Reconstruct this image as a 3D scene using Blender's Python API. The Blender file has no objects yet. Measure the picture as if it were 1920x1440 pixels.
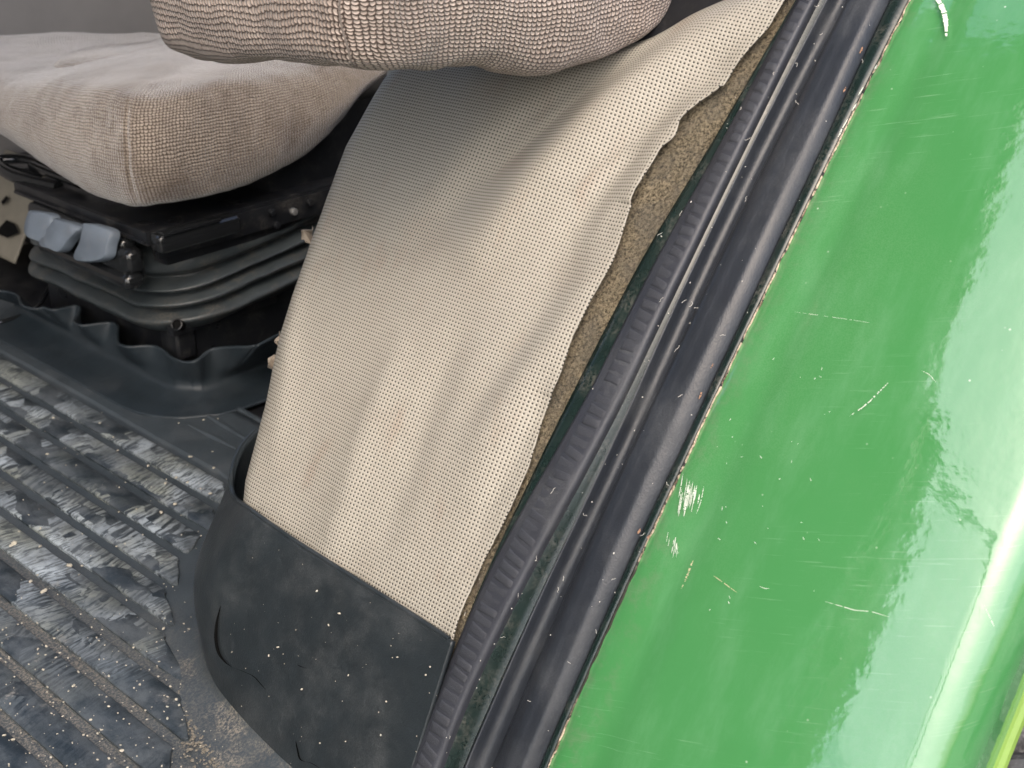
import bpy, bmesh, math, random
import numpy as np
from mathutils import Vector, Matrix, noise as mnoise
random.seed(7); RNG = np.random.default_rng(7)
S = bpy.context.scene
COL = S.collection

# ------------------------------------------------------------------ camera
# X = towards the rear of the tractor, Y = into the cab, Z = up, cab floor at z = 0
F_PX, CAM_H, PITCH = 2400.0, 0.70, math.radians(25.2)
FH = np.array([.734, .679, 0.]); FH /= np.linalg.norm(FH)
RT = np.array([FH[1], -FH[0], 0.])
ZU = np.array([0, 0, 1.])
FW = FH*math.cos(PITCH) - ZU*math.sin(PITCH)
UP = FH*math.sin(PITCH) + ZU*math.cos(PITCH)
CP = np.array([0, 0, CAM_H])
cam = bpy.data.cameras.new('camera'); camo = bpy.data.objects.new('camera', cam); COL.objects.link(camo)
camo.matrix_world = Matrix([[RT[i], UP[i], -FW[i], CP[i]] for i in range(3)] + [[0, 0, 0, 1]])
cam.sensor_width = 36; cam.lens = F_PX/1920*36; cam.clip_start = .02; cam.clip_end = 400
cam.dof.use_dof = True; cam.dof.focus_distance = 0.97; cam.dof.aperture_fstop = 13.0
S.camera = camo

# ------------------------------------------------------------------ sky, sun, exposure
W = bpy.data.worlds.new('World'); S.world = W; W.use_nodes = True
wn = W.node_tree.nodes; wl = W.node_tree.links
SUN_EL, SUN_AZ = math.radians(50), math.radians(224)   # azimuth measured from +X, counter-clockwise
sky = wn.new('ShaderNodeTexSky'); sky.sky_type = 'NISHITA'; sky.sun_disc = False
sky.sun_elevation = SUN_EL; sky.sun_rotation = math.radians(90) - SUN_AZ
sky.air_density = 1.0; sky.dust_density = 5.0; sky.ozone_density = 1.0
wl.new(sky.outputs[0], wn['Background'].inputs[0]); wn['Background'].inputs[1].default_value = 0.15
sun = bpy.data.lights.new('sun', 'SUN'); suno = bpy.data.objects.new('sun', sun); COL.objects.link(suno)
sun.energy = 0.55; sun.angle = math.radians(90); sun.color = (1, .97, .93)
sd = Vector((math.cos(SUN_EL)*math.cos(SUN_AZ), math.cos(SUN_EL)*math.sin(SUN_AZ), math.sin(SUN_EL)))
suno.rotation_euler = (-sd).to_track_quat('-Z', 'Y').to_euler()
S.view_settings.view_transform = 'Standard'; S.view_settings.look = 'None'
S.view_settings.gamma = 1; S.view_settings.exposure = 1.08
S.cycles.max_bounces = 6

# ------------------------------------------------------------------ geometry helpers
def ray(px, py): return FW + RT*(px-960)/F_PX + UP*(720-py)/F_PX
def plane(px, py, ax, d):
    r = ray(px, py); t = (d-CP[ax])/r[ax]; return CP + r*t
def P(z): return .44 + .52*z + .34*z*z                  # profile of the wheel arch: x as a function of height
def PD(z): return .52 + .68*z
_zz = np.linspace(-.6, 1.2, 1801); _ss = np.concatenate([[0], np.cumsum(np.hypot(np.diff(P(_zz)), np.diff(_zz)))])
def SZ(z): return np.interp(z, _zz, _ss)                # height -> arc length along the arch
def ZS(s): return np.interp(s, _ss, _zz)
def A(y, z, off=0.):
    d = PD(z); n = np.hypot(1, d)
    return np.array([P(z) - off/n, y + 0*z, z + off*d/n])
def arch(px, py, off=0.):                               # where the line of sight meets the arch: (y, z)
    r = ray(px, py); lo, hi = .2, 4.
    for _ in range(50):
        m = (lo+hi)/2; p = CP + r*m; d = PD(p[2]); n = math.hypot(1, d)
        if p[0] - P(p[2]) + off*n > 0: hi = m
        else: lo = m
    p = CP + r*lo; return p[1], p[2]
def lerp(a, b, t): return a + (b-a)*t
def spline(pts, n):
    """Catmull-Rom through pts (k,dim) -> (n,dim)"""
    p = np.array(pts, float); k = len(p); t = np.linspace(0, k-1, n)
    i = np.clip(t.astype(int), 0, k-2); f = (t-i)[:, None]
    g = lambda j: p[np.clip(j, 0, k-1)]
    p0, p1, p2, p3 = g(i-1), g(i), g(i+1), g(i+2)
    p0 = np.where((i == 0)[:, None], 2*p1-p2, p0); p3 = np.where((i == k-2)[:, None], 2*p2-p1, p3)
    return .5*(2*p1 + (p2-p0)*f + (2*p0-5*p1+4*p2-p3)*f**2 + (3*p1-p0-3*p2+p3)*f**3)
def link(name, me, mat=None, parent=None):
    o = bpy.data.objects.new(name, me); COL.objects.link(o)
    if mat: me.materials.append(mat)
    if parent: o.parent = parent
    return o
def grid(name, pts, mat, parent=None, uv=None, thick=0., closed=False, smooth=True, offs=-1.):
    """pts (rows, cols, 3) -> one mesh with UVs in metres"""
    r, c, _ = pts.shape
    idx = np.arange(r*c).reshape(r, c)
    if closed: idx = np.concatenate([idx, idx[:, :1]], 1)
    f = np.stack([idx[:-1, :-1], idx[:-1, 1:], idx[1:, 1:], idx[1:, :-1]], -1).reshape(-1, 4)
    if not closed:                                      # faces look towards the open door
        a, b = pts[1:, :-1]-pts[:-1, :-1], pts[:-1, 1:]-pts[:-1, :-1]
        if np.sum(np.cross(b, a)*(CP-pts[:-1, :-1])) < 0: pts = pts[::-1]; uv = None if uv is None else uv[::-1]
    me = bpy.data.meshes.new(name); me.from_pydata(pts.reshape(-1, 3).tolist(), [], f.tolist())
    if uv is None:
        du = np.quantile(np.linalg.norm(np.diff(pts, axis=1), axis=2), .8, axis=0); dv = np.quantile(np.linalg.norm(np.diff(pts, axis=0), axis=2), .8, axis=1)
        U, V = np.meshgrid(np.concatenate([[0], np.cumsum(du)]), np.concatenate([[0], np.cumsum(dv)]))
        uv = np.stack([U, V], -1)
    if closed: uv = np.concatenate([uv, uv[:, -1:] + (uv[:, -1:]-uv[:, -2:-1])], 1)
    ui = np.arange(r*uv.shape[1]).reshape(r, -1)
    fu = np.stack([ui[:-1, :-1], ui[:-1, 1:], ui[1:, 1:], ui[1:, :-1]], -1).reshape(-1)
    lay = me.uv_layers.new(name='UVMap'); lay.data.foreach_set('uv', uv.reshape(-1, 2)[fu].astype(np.float32).ravel())
    if smooth: me.polygons.foreach_set('use_smooth', [True]*len(me.polygons))
    o = link(name, me, mat, parent)
    if thick:
        m = o.modifiers.new('solid', 'SOLIDIFY'); m.thickness = thick; m.offset = offs
    return o
def boxm(bm, c, s, rot=None, bev=0., seg=2):
    """bevelled box of size s at c"""
    r = bmesh.ops.create_cube(bm, size=1.)
    vs = r['verts']; M = Matrix.Translation(c) @ (rot.to_4x4() if rot else Matrix()) @ Matrix.Diagonal((*s, 1))
    bmesh.ops.transform(bm, matrix=M, verts=vs)
    if bev:
        es = list({e for v in vs for e in v.link_edges})
        bmesh.ops.bevel(bm, geom=es, offset=bev, segments=seg, affect='EDGES', profile=.6)
def tubem(bm, pts, rad, seg=8, cap=True):
    """tapered tube along pts; rad scalar or list"""
    pts = [Vector(p) for p in pts]; n = len(pts); rad = [rad]*n if np.isscalar(rad) else rad
    rings = []; up = Vector((0, 0, 1))
    for i, p in enumerate(pts):
        t = (pts[min(i+1, n-1)]-pts[max(i-1, 0)]).normalized()
        if abs(t.dot(up)) > .95: up = Vector((1, 0, 0))
        a = t.cross(up).normalized(); b = a.cross(t).normalized(); up = b
        rings.append([bm.verts.new(p + (a*math.cos(q)+b*math.sin(q))*rad[i]) for q in [2*math.pi*k/seg for k in range(seg)]])
    for r0, r1 in zip(rings, rings[1:]):
        for k in range(seg): bm.faces.new((r0[k], r0[(k+1) % seg], r1[(k+1) % seg], r1[k]))
    if cap: bm.faces.new(rings[0][::-1]); bm.faces.new(rings[-1])
def cylm(bm, c, axis, r, h, seg=20, bev=0., r2=None):
    q = Vector((0, 0, 1)).rotation_difference(Vector(axis)).to_matrix().to_4x4()
    res = bmesh.ops.create_cone(bm, cap_ends=True, segments=seg, radius1=r, radius2=r if r2 is None else r2, depth=h, matrix=Matrix.Translation(c) @ q)
    if bev:
        es = [e for e in {e for v in res['verts'] for e in v.link_edges} if any(len(f.verts) > 4 for f in e.link_faces)]
        bmesh.ops.bevel(bm, geom=es, offset=bev, segments=2, affect='EDGES', profile=.5)
def fin(name, bm, mat, parent=None, smooth=True, ang=35):
    me = bpy.data.meshes.new(name); bmesh.ops.recalc_face_normals(bm, faces=bm.faces); bm.to_mesh(me); bm.free()
    if smooth:
        me.polygons.foreach_set('use_smooth', [True]*len(me.polygons)); me.set_sharp_from_angle(angle=math.radians(ang))
    return link(name, me, mat, parent)
def box(name, c, s, mat, parent=None, bev=.003, rot=None):
    bm = bmesh.new(); boxm(bm, c, s, rot, bev); return fin(name, bm, mat, parent)
def thing(name, label, cat, loc=(0, 0, 0), group=None):
    o = bpy.data.objects.new(name, None); o.empty_display_size = .05; COL.objects.link(o)
    tag(o, label, cat, group); return o
def tag(o, label=None, cat=None, group=None, kind=None):
    if label: o['label'] = label
    if cat: o['category'] = cat
    if group: o['group'] = group
    if kind: o['kind'] = kind
    return o

# ------------------------------------------------------------------ material helpers
class NT:
    def __init__(s, name, rough=.5, spec=.5):
        s.m = bpy.data.materials.new(name); s.m.use_nodes = True
        s.t = s.m.node_tree; s.b = s.t.nodes['Principled BSDF']
        s.b.inputs['Roughness'].default_value = rough; s.b.inputs['Specular IOR Level'].default_value = spec
        s.tc = s.t.nodes.new('ShaderNodeTexCoord')
    @property
    def uv(s): return s.tc.outputs['UV']
    @property
    def ob(s): return s.tc.outputs['Object']
    def set(s, sock, v):
        if hasattr(v, 'is_linked') or isinstance(v, bpy.types.NodeSocket): s.t.links.new(v, sock)
        else:
            if sock.type == 'RGBA' and len(v) == 3: v = (*v, 1)
            sock.default_value = v
    def n(s, typ, out=0, ins=None, **props):
        nd = s.t.nodes.new(typ)
        for k, v in props.items(): setattr(nd, k, v)
        for k, v in (ins or {}).items(): s.set(nd.inputs[k], v)
        return nd.outputs[out]
    def math(s, op, a, b=0., c=0., clamp=False): return s.n('ShaderNodeMath', 0, {0: a, 1: b, 2: c}, operation=op, use_clamp=clamp)
    def vm(s, op, a, b=(0, 0, 0), out=0, scale=None):
        ins = {0: a, 1: b}
        if scale is not None: ins['Scale'] = scale
        return s.n('ShaderNodeVectorMath', out, ins, operation=op)
    def noise(s, v, scale, detail=3., rough=.55, out=0, dist=0.): return s.n('ShaderNodeTexNoise', out, {'Vector': v, 'Scale': scale, 'Detail': detail, 'Roughness': rough, 'Distortion': dist})
    def step(s, v, a, b, lo=0., hi=1.): return s.n('ShaderNodeMapRange', 0, {0: v, 1: a, 2: b, 3: lo, 4: hi}, interpolation_type='SMOOTHSTEP')
    def mix(s, f, a, b, bt='MIX'):
        nd = s.t.nodes.new('ShaderNodeMix'); nd.data_type = 'RGBA'; nd.blend_type = bt
        s.set(nd.inputs[0], f); s.set(nd.inputs[6], a); s.set(nd.inputs[7], b); return nd.outputs[2]
    def sep(s, v): 
        nd = s.t.nodes.new('ShaderNodeSeparateXYZ'); s.set(nd.inputs[0], v); return nd.outputs
    def comb(s, x, y, z=0.): return s.n('ShaderNodeCombineXYZ', 0, {0: x, 1: y, 2: z})
    def bump(s, h, strength=.5, dist=.001, nrm=None):
        ins = {'Height': h, 'Strength': strength, 'Distance': dist}
        if nrm is not None: ins['Normal'] = nrm
        o = s.n('ShaderNodeBump', 0, ins); s.set(s.b.inputs['Normal'], o); return o
    def col(s, v): s.set(s.b.inputs['Base Color'], v)
    def rough(s, v): s.set(s.b.inputs['Roughness'], v)

def m_plain(name, col, rough=.5, spec=.5, nscale=60., var=.25, bump=.15, metal=0., dust=0., dustcol=(.25, .23, .2)):
    m = NT(name, rough, spec); v = m.ob
    a = m.noise(v, nscale, 4); c = m.mix(a, [x*(1-var) for x in col], [x*(1+var) for x in col])
    if dust:
        d = m.math('MULTIPLY', m.step(m.noise(v, 35, 5, .65), .45, .75), m.step(m.noise(v, 400, 2), .35, .7))
        c = m.mix(m.math('MULTIPLY', d, dust), c, dustcol)
    m.col(c); m.rough(m.step(m.noise(v, nscale*.4, 3), .2, .8, rough*.8, min(1, rough*1.25)))
    m.bump(m.noise(v, nscale*8, 2), bump, .0006); m.b.inputs['Metallic'].default_value = metal
    return m.m

# perforated vinyl -------------------------------------------------
def m_vinyl():
    m = NT('perforated_vinyl', .42, .35); PITCHM = .00302
    w = m.noise(m.uv, 18, 2, out=1)
    uvw = m.vm('ADD', m.uv, m.vm('SCALE', m.vm('SUBTRACT', w, (.5, .5, .5)), scale=.0016))
    g = m.vm('SUBTRACT', m.vm('FRACTION', m.vm('SCALE', uvw, scale=1/PITCHM)), (.5, .5, 0))
    s = m.sep(g); r = m.math('SQRT', m.math('ADD', m.math('MULTIPLY', s[0], s[0]), m.math('MULTIPLY', s[1], s[1])))
    hole = m.step(r, .17, .27, 1, 0); rim = m.step(r, .24, .46, 0, 1)
    st = m.step(m.noise(m.uv, 9, 5, .6), .5, .78); ru = m.step(m.noise(m.vm('MULTIPLY', m.uv, (1.6, .5, 1)), 22, 3), .56, .78)
    base = m.mix(m.noise(m.uv, 70, 3), (.36, .332, .276), (.42, .393, .332))
    base = m.mix(m.math('MULTIPLY', st, .6), base, (.33, .29, .235)); base = m.mix(m.math('MULTIPLY', ru, .5), base, (.33, .26, .20))
    m.col(m.mix(hole, base, (.025, .023, .02)))
    m.rough(m.step(hole, 0, 1, .40, .9))
    m.bump(m.math('ADD', rim, m.math('MULTIPLY', m.noise(m.uv, 1500, 2), .35)), .55, .0007)
    return m.m
# knitted cloth ---------------------------------------------------
def m_knit(name, a, b, gap, soil=(.10, .075, .06), amount=.5, cw=.0047, ch=.0031, bst=.9, sheen=.25):
    m = NT(name, .95, .12)
    w = m.noise(m.uv, 70, 3, out=1)
    v = m.vm('ADD', m.uv, m.vm('SCALE', m.vm('SUBTRACT', w, (.5, .5, .5)), scale=.0048))
    c = m.sep(v); vr = m.math('DIVIDE', c[1], ch); ur = m.math('DIVIDE', c[0], cw)
    u0 = m.math('FRACT', ur); arc = m.math('SINE', m.math('MULTIPLY', u0, math.pi))
    vr = m.math('ADD', vr, m.math('MULTIPLY', arc, .28)); row = m.math('FLOOR', vr)
    u1 = m.math('ADD', ur, m.math('MULTIPLY', m.math('MODULO', row, 2), .12))
    fu, fv = m.math('FRACT', u1), m.math('FRACT', vr)
    hu = m.math('POWER', m.math('SINE', m.math('MULTIPLY', fu, math.pi)), .55); hv = m.math('POWER', m.math('SINE', m.math('MULTIPLY', fv, math.pi)), .7)
    h = m.math('MULTIPLY', hu, hv)
    wn_ = m.n('ShaderNodeTexWhiteNoise', 0, {'Vector': m.comb(m.math('FLOOR', u1), row)}, noise_dimensions='2D')
    fib = m.noise(m.vm('MULTIPLY', v, (1, 2.5, 1)), 1500, 2)
    base = m.mix(m.math('MULTIPLY', m.math('ADD', wn_, fib), .5), b, a)
    col = m.mix(m.step(h, .25, .75), gap, base)
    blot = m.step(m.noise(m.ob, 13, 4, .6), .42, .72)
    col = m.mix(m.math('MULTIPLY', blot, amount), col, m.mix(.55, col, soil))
    m.col(col); m.b.inputs['Sheen Weight'].default_value = sheen; m.b.inputs['Sheen Roughness'].default_value = .22
    m.bump(m.math('ADD', h, m.math('MULTIPLY', fib, .3)), bst, .0014)
    return m.m
# worn rubber ----------------------------------------------------
RUB = (.018, .0255, .0315)
def m_rubber(name='black_rubber', rough=.48, dust=.35, near_dust=False, scuff=False, base=RUB):
    m = NT(name, rough, .45); v = m.ob
    c = m.mix(m.noise(v, 25, 4), [x*.7 for x in base], [x*1.35 for x in base])
    film = m.step(m.noise(v, 14, 6, .7), .42, .75)
    fine = m.step(m.noise(v, 900, 2), .40, .72)
    c = m.mix(m.math('MULTIPLY', m.math('MULTIPLY', film, m.math('ADD', m.math('MULTIPLY', fine, .6), .4)), dust), c, (.12, .125, .125))
    if scuff:
        # patches rubbed pale, each with its own direction of fine parallel strokes
        wv = m.vm('ADD', v, m.vm('SCALE', m.vm('SUBTRACT', m.noise(v, 26, 3, out=1), (.5, .5, .5)), scale=.011))
        def layer(scale, off, thr):
            vo = m.t.nodes.new('ShaderNodeTexVoronoi'); vo.voronoi_dimensions = '2D'; vo.feature = 'F1'; vo.distance = 'CHEBYCHEV'
            m.set(vo.inputs['Vector'], m.vm('ADD', m.vm('MULTIPLY', wv, (1, .62, 1)), off)); vo.inputs['Scale'].default_value = scale
            cr = m.sep(vo.outputs['Color'])
            on = m.step(cr[0], thr, thr+.25)
            ang = m.math('ADD', m.math('MULTIPLY', cr[1], .75), 1.15)
            rv = m.n('ShaderNodeVectorRotate', 0, {'Vector': wv, 'Angle': ang}, rotation_type='Z_AXIS')
            stv = m.vm('MULTIPLY', rv, (1., .11, 1)); fr = m.step(cr[2], 0, 1, 170, 420)
            n1 = m.noise(m.vm('SCALE', stv, scale=fr), 1., 2, .5)
            return m.math('MULTIPLY', on, m.math('ADD', m.math('MULTIPLY', m.step(n1, .42, .56), .95), m.math('MULTIPLY', m.step(cr[2], .4, .9), .3)))
        sc = m.math('MAXIMUM', layer(24, (.13, .37, 0), .35), m.math('MULTIPLY', layer(50, (.71, .2, 0), .55), .8))
        xs = m.sep(v)
        area = m.math('MULTIPLY', m.step(xs[1], .78, 1.02, .15, 1), m.step(xs[0], .36, .50, .35, 1))
        big = m.step(m.noise(v, 7, 3), .36, .55, .25, 1)
        sc = m.math('MULTIPLY', m.math('MULTIPLY', sc, area), m.math('MULTIPLY', big, m.step(m.noise(v, 160, 3), .25, .55, .45, 1)))
        tint = m.mix(m.step(m.noise(v, 11, 2), .4, .65), (.40, .455, .49), (.29, .31, .27))
        c = m.mix(m.math('MULTIPLY', sc, .95), c, tint)
        mud = m.math('MULTIPLY', m.step(m.noise(v, 32, 5, .7), .60, .70), m.step(m.noise(v, 330, 3), .35, .6))
        c = m.mix(m.math('MULTIPLY', mud, m.step(xs[0], .30, .60, .75, .25)), c, (.33, .31, .27))
        ov = m.math('MULTIPLY', m.step(m.noise(m.vm('MULTIPLY', v, (1, .6, 1)), 40, 5, .7), .38, .65), .5)
        c = m.mix(ov, c, (.125, .14, .15))
    if near_dust:
        xs = m.sep(v); near = m.math('MULTIPLY', m.step(xs[0], .52, .37), m.step(xs[1], .70, .86, .35, 1))
        near = m.math('MAXIMUM', near, m.math('MULTIPLY', m.math('MULTIPLY', m.step(xs[1], .96, .82), m.step(xs[0], .53, .47)), m.step(m.noise(v, 24, 4, .6), .44, .62)))
        g = m.math('MULTIPLY', near, m.step(m.noise(v, 420, 4, .75), .40, .66))
        c = m.mix(m.math('MULTIPLY', g, .85), c, m.mix(m.noise(v, 800, 2), (.13, .115, .09), (.42, .37, .29)))
    m.col(c); m.rough(m.step(film, 0, 1, rough*.85, min(1., rough*1.35)))
    m.bump(m.math('ADD', m.noise(v, 700, 3), m.math('MULTIPLY', m.noise(v, 90, 4), 1.5)), .3, .0008)
    return m.m
# green paint ----------------------------------------------------
def m_green():
    m = NT('green_paint', .12, .5); v = m.ob
    c = m.mix(m.noise(v, 6, 3), (.052, .222, .064), (.066, .252, .084))
    faded = m.step(m.noise(m.vm('MULTIPLY', v, (1, 3, 1)), 14, 5, .65), .42, .75)
    c = m.mix(m.math('MULTIPLY', faded, .12), c, (.26, .48, .30))
    vo = m.t.nodes.new('ShaderNodeTexVoronoi'); vo.feature = 'F1'; m.set(vo.inputs['Vector'], v); vo.inputs['Scale'].default_value = 130
    cr = m.sep(vo.outputs['Color'])
    sp = m.math('MULTIPLY', m.step(vo.outputs['Distance'], .02, .13, 1, 0), m.step(cr[0], .86, .9))
    c = m.mix(m.math('MULTIPLY', sp, m.step(cr[1], 0, 1, .15, .7)), c, (.62, .72, .58))
    rv = m.n('ShaderNodeVectorRotate', 0, {'Vector': v, 'Angle': .25}, rotation_type='X_AXIS')
    scr = m.noise(m.vm('MULTIPLY', rv, (40, 20, 900)), 1, 4, .6)
    sm = m.math('MULTIPLY', m.step(scr, .60, .72), m.step(m.noise(v, 9, 3), .45, .65))
    c = m.mix(m.math('MULTIPLY', sm, .16), c, (.45, .62, .45))
    fy_ = m.sep(v)[1]; grime = m.math('MULTIPLY', m.step(fy_, .395, .415), m.step(m.noise(v, 90, 4, .7), .42, .7))
    c = m.mix(m.math('MULTIPLY', grime, .35), c, (.16, .20, .13))
    film = m.math('MULTIPLY', m.step(m.noise(v, 5, 5, .65), .40, .68), m.step(m.noise(v, 1100, 2), .35, .65))
    c = m.mix(m.math('MULTIPLY', film, .07), c, (.42, .50, .36))
    m.col(c)
    m.rough(m.math('ADD', m.math('MULTIPLY', faded, .10), m.math('ADD', m.math('MULTIPLY', sm, .15), .09)))
    m.b.inputs['Coat Weight'].default_value = 1.; m.b.inputs['Coat Roughness'].default_value = .045; m.b.inputs['Coat IOR'].default_value = 1.8
    m.bump(m.math('ADD', m.math('MULTIPLY', m.noise(v, 420, 2), .5), m.math('ADD', m.math('MULTIPLY', m.noise(v, 34, 3), 6.), m.math('MULTIPLY', m.noise(v, 9, 2), 16.))), .12, .0006)
    lay = m.bump(m.math('ADD', m.math('MULTIPLY', m.noise(v, 420, 2), .35), m.math('ADD', m.math('MULTIPLY', m.noise(v, 34, 3), 6.), m.math('MULTIPLY', m.noise(v, 9, 2), 16.))), .12, .0006); m.set(m.b.inputs['Coat Normal'], lay)
    return m.m
def m_glass():
    m = NT('clear_glass', .0, .5); m.b.inputs['Transmission Weight'].default_value = 1.; m.b.inputs['IOR'].default_value = 1.05; m.col((.93, .96, .95)); return m.m
def m_felt():
    m = NT('matted_felt', 1., .05); v = m.ob
    n1 = m.noise(v, 430, 5, .8); n2 = m.noise(v, 45, 3)
    c = m.mix(m.step(n1, .36, .62), (.055, .047, .034), (.42, .35, .235)); c = m.mix(m.step(n2, .35, .7, 0, .5), c, (.16, .15, .13))
    m.col(c); m.bump(n1, 1., .004); return m.m
def m_sealant():
    m = NT('chipped_sealant', .7, .3); v = m.ob
    c = m.mix(m.step(m.noise(v, 180, 4, .7), .35, .6), (.10, .07, .045), (.52, .43, .32))
    c = m.mix(m.step(m.noise(v, 260, 3), .54, .62), c, (.02, .02, .02)); c = m.mix(m.step(m.noise(v, 13, 3), .46, .58), c, (.03, .028, .022)); m.col(c); m.bump(m.noise(v, 300, 3), .8, .002); return m.m

M = dict(
    vinyl=m_vinyl(), vinyl_shade=m_plain('shaded_vinyl', (.19, .175, .14), .6, .3, 40, .2, .3),  # far panel's vinyl: colour darkened to stand for the shade there
    knit_arm=m_knit('knit_armrest', (.60, .505, .44), (.36, .29, .245), (.08, .06, .05), amount=.5, cw=.0047, ch=.0030, sheen=.3),
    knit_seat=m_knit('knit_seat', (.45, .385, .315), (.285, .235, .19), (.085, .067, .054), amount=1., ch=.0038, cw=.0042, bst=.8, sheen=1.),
    mat=m_rubber('mat_rubber', .50, .4, near_dust=True, base=(.042, .053, .061)), pad=m_rubber('mat_pad_rubber', .42, .45, near_dust=False, scuff=True),
    flap=m_rubber('flap_rubber', .40, .42, base=(.019, .0245, .028)), seal=m_rubber('seal_rubber', .40, .35, base=(.022, .026, .033)), trim=m_rubber('trim_rubber', .50, .5, base=(.034, .037, .046)), lip=m_rubber('gaiter_rubber', .5, .12),
    steel=m_plain('black_steel', (.010, .011, .013), .32, .5, 40, .4, .08, dust=.25),
    pillar=m_plain('dark_green_steel', (.010, .020, .018), .25, .55, 50, .4, .08, dust=.35),
    bellow=m_plain('bellow_rubber', (.040, .048, .051), .38, .5, 30, .4, .2, dust=.55, dustcol=(.2, .17, .13)),
    knob=m_plain('blue_grey_plastic', (.14, .17, .205), .5, .4, 50, .2, .1, dust=.3),
    gloss=m_plain('gloss_black_plastic', (.012, .013, .014), .12, .6, 30, .3, .03),
    wall=m_plain('grey_vinyl_wall', (.24, .225, .21), .7, .3, 14, .12, .3),
    green=m_green(), felt=m_felt(), sealant=m_sealant(),
    bright=m_plain('bare_metal', (.45, .45, .44), .35, .5, 90, .3, .2, metal=.7),
    tyre=m_plain('tyre_rubber', (.07, .072, .078), .75, .4, 60, .6, 1., dust=.9, dustcol=(.35, .35, .36)),
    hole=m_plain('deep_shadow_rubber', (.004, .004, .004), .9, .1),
    grit=m_plain('caked_grit', (.20, .18, .145), .9, .2, 500, .7, .6), crumb=m_plain('dry_crumb', (.50, .46, .37), .9, .2, 300, .4, .6),
    lint=m_plain('pale_lint', (.60, .58, .53), .9, .2, 300, .3, .2),
    scuff=m_plain('paint_scuff', (.66, .72, .62), .6, .3, 900, .25, .4), scuff_tan=m_plain('tan_scrape', (.50, .47, .28), .7, .3, 900, .3, .4),
    rust=m_plain('rust_chip', (.34, .20, .13), .8, .2, 400, .4, .5),
    glass=m_glass(), ground=m_plain('yard_gravel', (.20, .19, .17), .95, .2, 30, .4, .8),
    edge=m_plain('yellow_green_edge', (.20, .33, .065), .35, .5, 60, .15, .1),  # rolled edge: lighter, yellower green than the fender skin
    tab=m_plain('vinyl_backing', (.33, .28, .225), .9, .2, 200, .3, .5), boards=m_plain('added_barn_boards', (.055, .05, .045), .8, .2, 2, .3, .3),
    roof=m_plain('roof_plastic', (.05, .055, .05), .6, .4, 10, .2, .1),
)

# ================================================================== SETTING
me = bpy.data.meshes.new('ground'); g = 180.
me.from_pydata([(-g, -g, -1.25), (g, -g, -1.25), (g, g, -1.25), (-g, g, -1.25)], [], [(0, 1, 2, 3)])
tag(link('ground', me, M['ground']), kind='structure')
tag(box('cab_floor', (.55, 1.24, -.045), (2.3, 1.60, .08), M['steel'], bev=.004), kind='structure')
tag(box('far_cab_wall', (.85, 2.02, .30), (1.7, .05, .84), M['wall'], bev=.01), kind='structure')
tag(box('rear_cab_wall', (1.52, 1.26, .30), (.05, 1.46, .84), M['wall'], bev=.01), kind='structure')
# roof of the cab on its four posts: outside the frame, shades the seat and is mirrored in the green paint
cr = thing('cab_roof', 'dark roof of the cab carried on four slim posts above the seat', 'cab roof')
def rloop(x0, x1, y0, y1, r, n=8):
    p = []
    for cx_, cy_, a0 in ((x0+r, y0+r, math.pi), (x1-r, y0+r, 1.5*math.pi), (x1-r, y1-r, 0), (x0+r, y1-r, .5*math.pi)):
        p += [(cx_+r*math.cos(a0+t), cy_+r*math.sin(a0+t)) for t in np.linspace(0, math.pi/2, n)]
    return p
bm = bmesh.new(); lo, hi = rloop(-1.15, 1.62, .60, 2.0, .12), rloop(.47, .95, .64, 1.02, .10)
LL = [[bm.verts.new((x, y, z)) for x, y in l] for l, z in ((hi, 1.66), (lo, 1.66), (lo, 1.76), (hi, 1.80))]
for k in range(4):
    a, b = LL[k], LL[(k+1) % 4]
    for q in range(len(a)): bm.faces.new((a[q], a[(q+1) % len(a)], b[(q+1) % len(a)], b[q]))
fin('roof_shell', bm, M['roof'], cr)
bm = bmesh.new(); a = [bm.verts.new((x, y, 1.775)) for x, y in hi]; b = [bm.verts.new((x, y, 1.781)) for x, y in hi]
bm.faces.new(a[::-1]); bm.faces.new(b)
for q in range(len(a)): bm.faces.new((a[q], a[(q+1) % len(a)], b[(q+1) % len(a)], b[q]))
fin('added_hatch', bm, M['glass'], cr)  # unseen skylight, added to lighten the fender reflection and the seat cushion
# door swung open beside the photographer, also outside the frame
cd = thing('cab_door', 'open glazed cab door in a slim dark frame, mirrored in the green paint', 'door')
DH, DE = Vector((-.66, .50, 0)), Vector((-1.00, -.42, 0))
fr = [DH+Vector((0, 0, .55)), DH+Vector((0, 0, 1.55)), lerp(DH, DE, .08)+Vector((0, 0, 1.62)), lerp(DH, DE, .9)+Vector((0, 0, 1.56)), DE+Vector((0, 0, 1.46)), DE+Vector((0, 0, .75)), lerp(DH, DE, .8)+Vector((0, 0, .15)), lerp(DH, DE, .1)+Vector((0, 0, -.05)), DH+Vector((0, 0, .05)), DH+Vector((0, 0, .55))]
bm = bmesh.new(); tubem(bm, spline(fr, 90), .022, 8, False); fin('door_frame', bm, M['pillar'], cd)
bm = bmesh.new(); dn = (DE-DH).cross(Vector((0, 0, 1))).normalized()*.0025; sp_ = [Vector(q) for q in spline(fr, 90)[:-1]]
a = [bm.verts.new(q+dn) for q in sp_]; b = [bm.verts.new(q-dn) for q in sp_]; bm.faces.new(a); bm.faces.new(b[::-1])
for q in range(len(a)): bm.faces.new((a[q], a[(q+1) % len(a)], b[(q+1) % len(a)], b[q]))
fin('door_glass', bm, M['glass'], cd)
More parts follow.
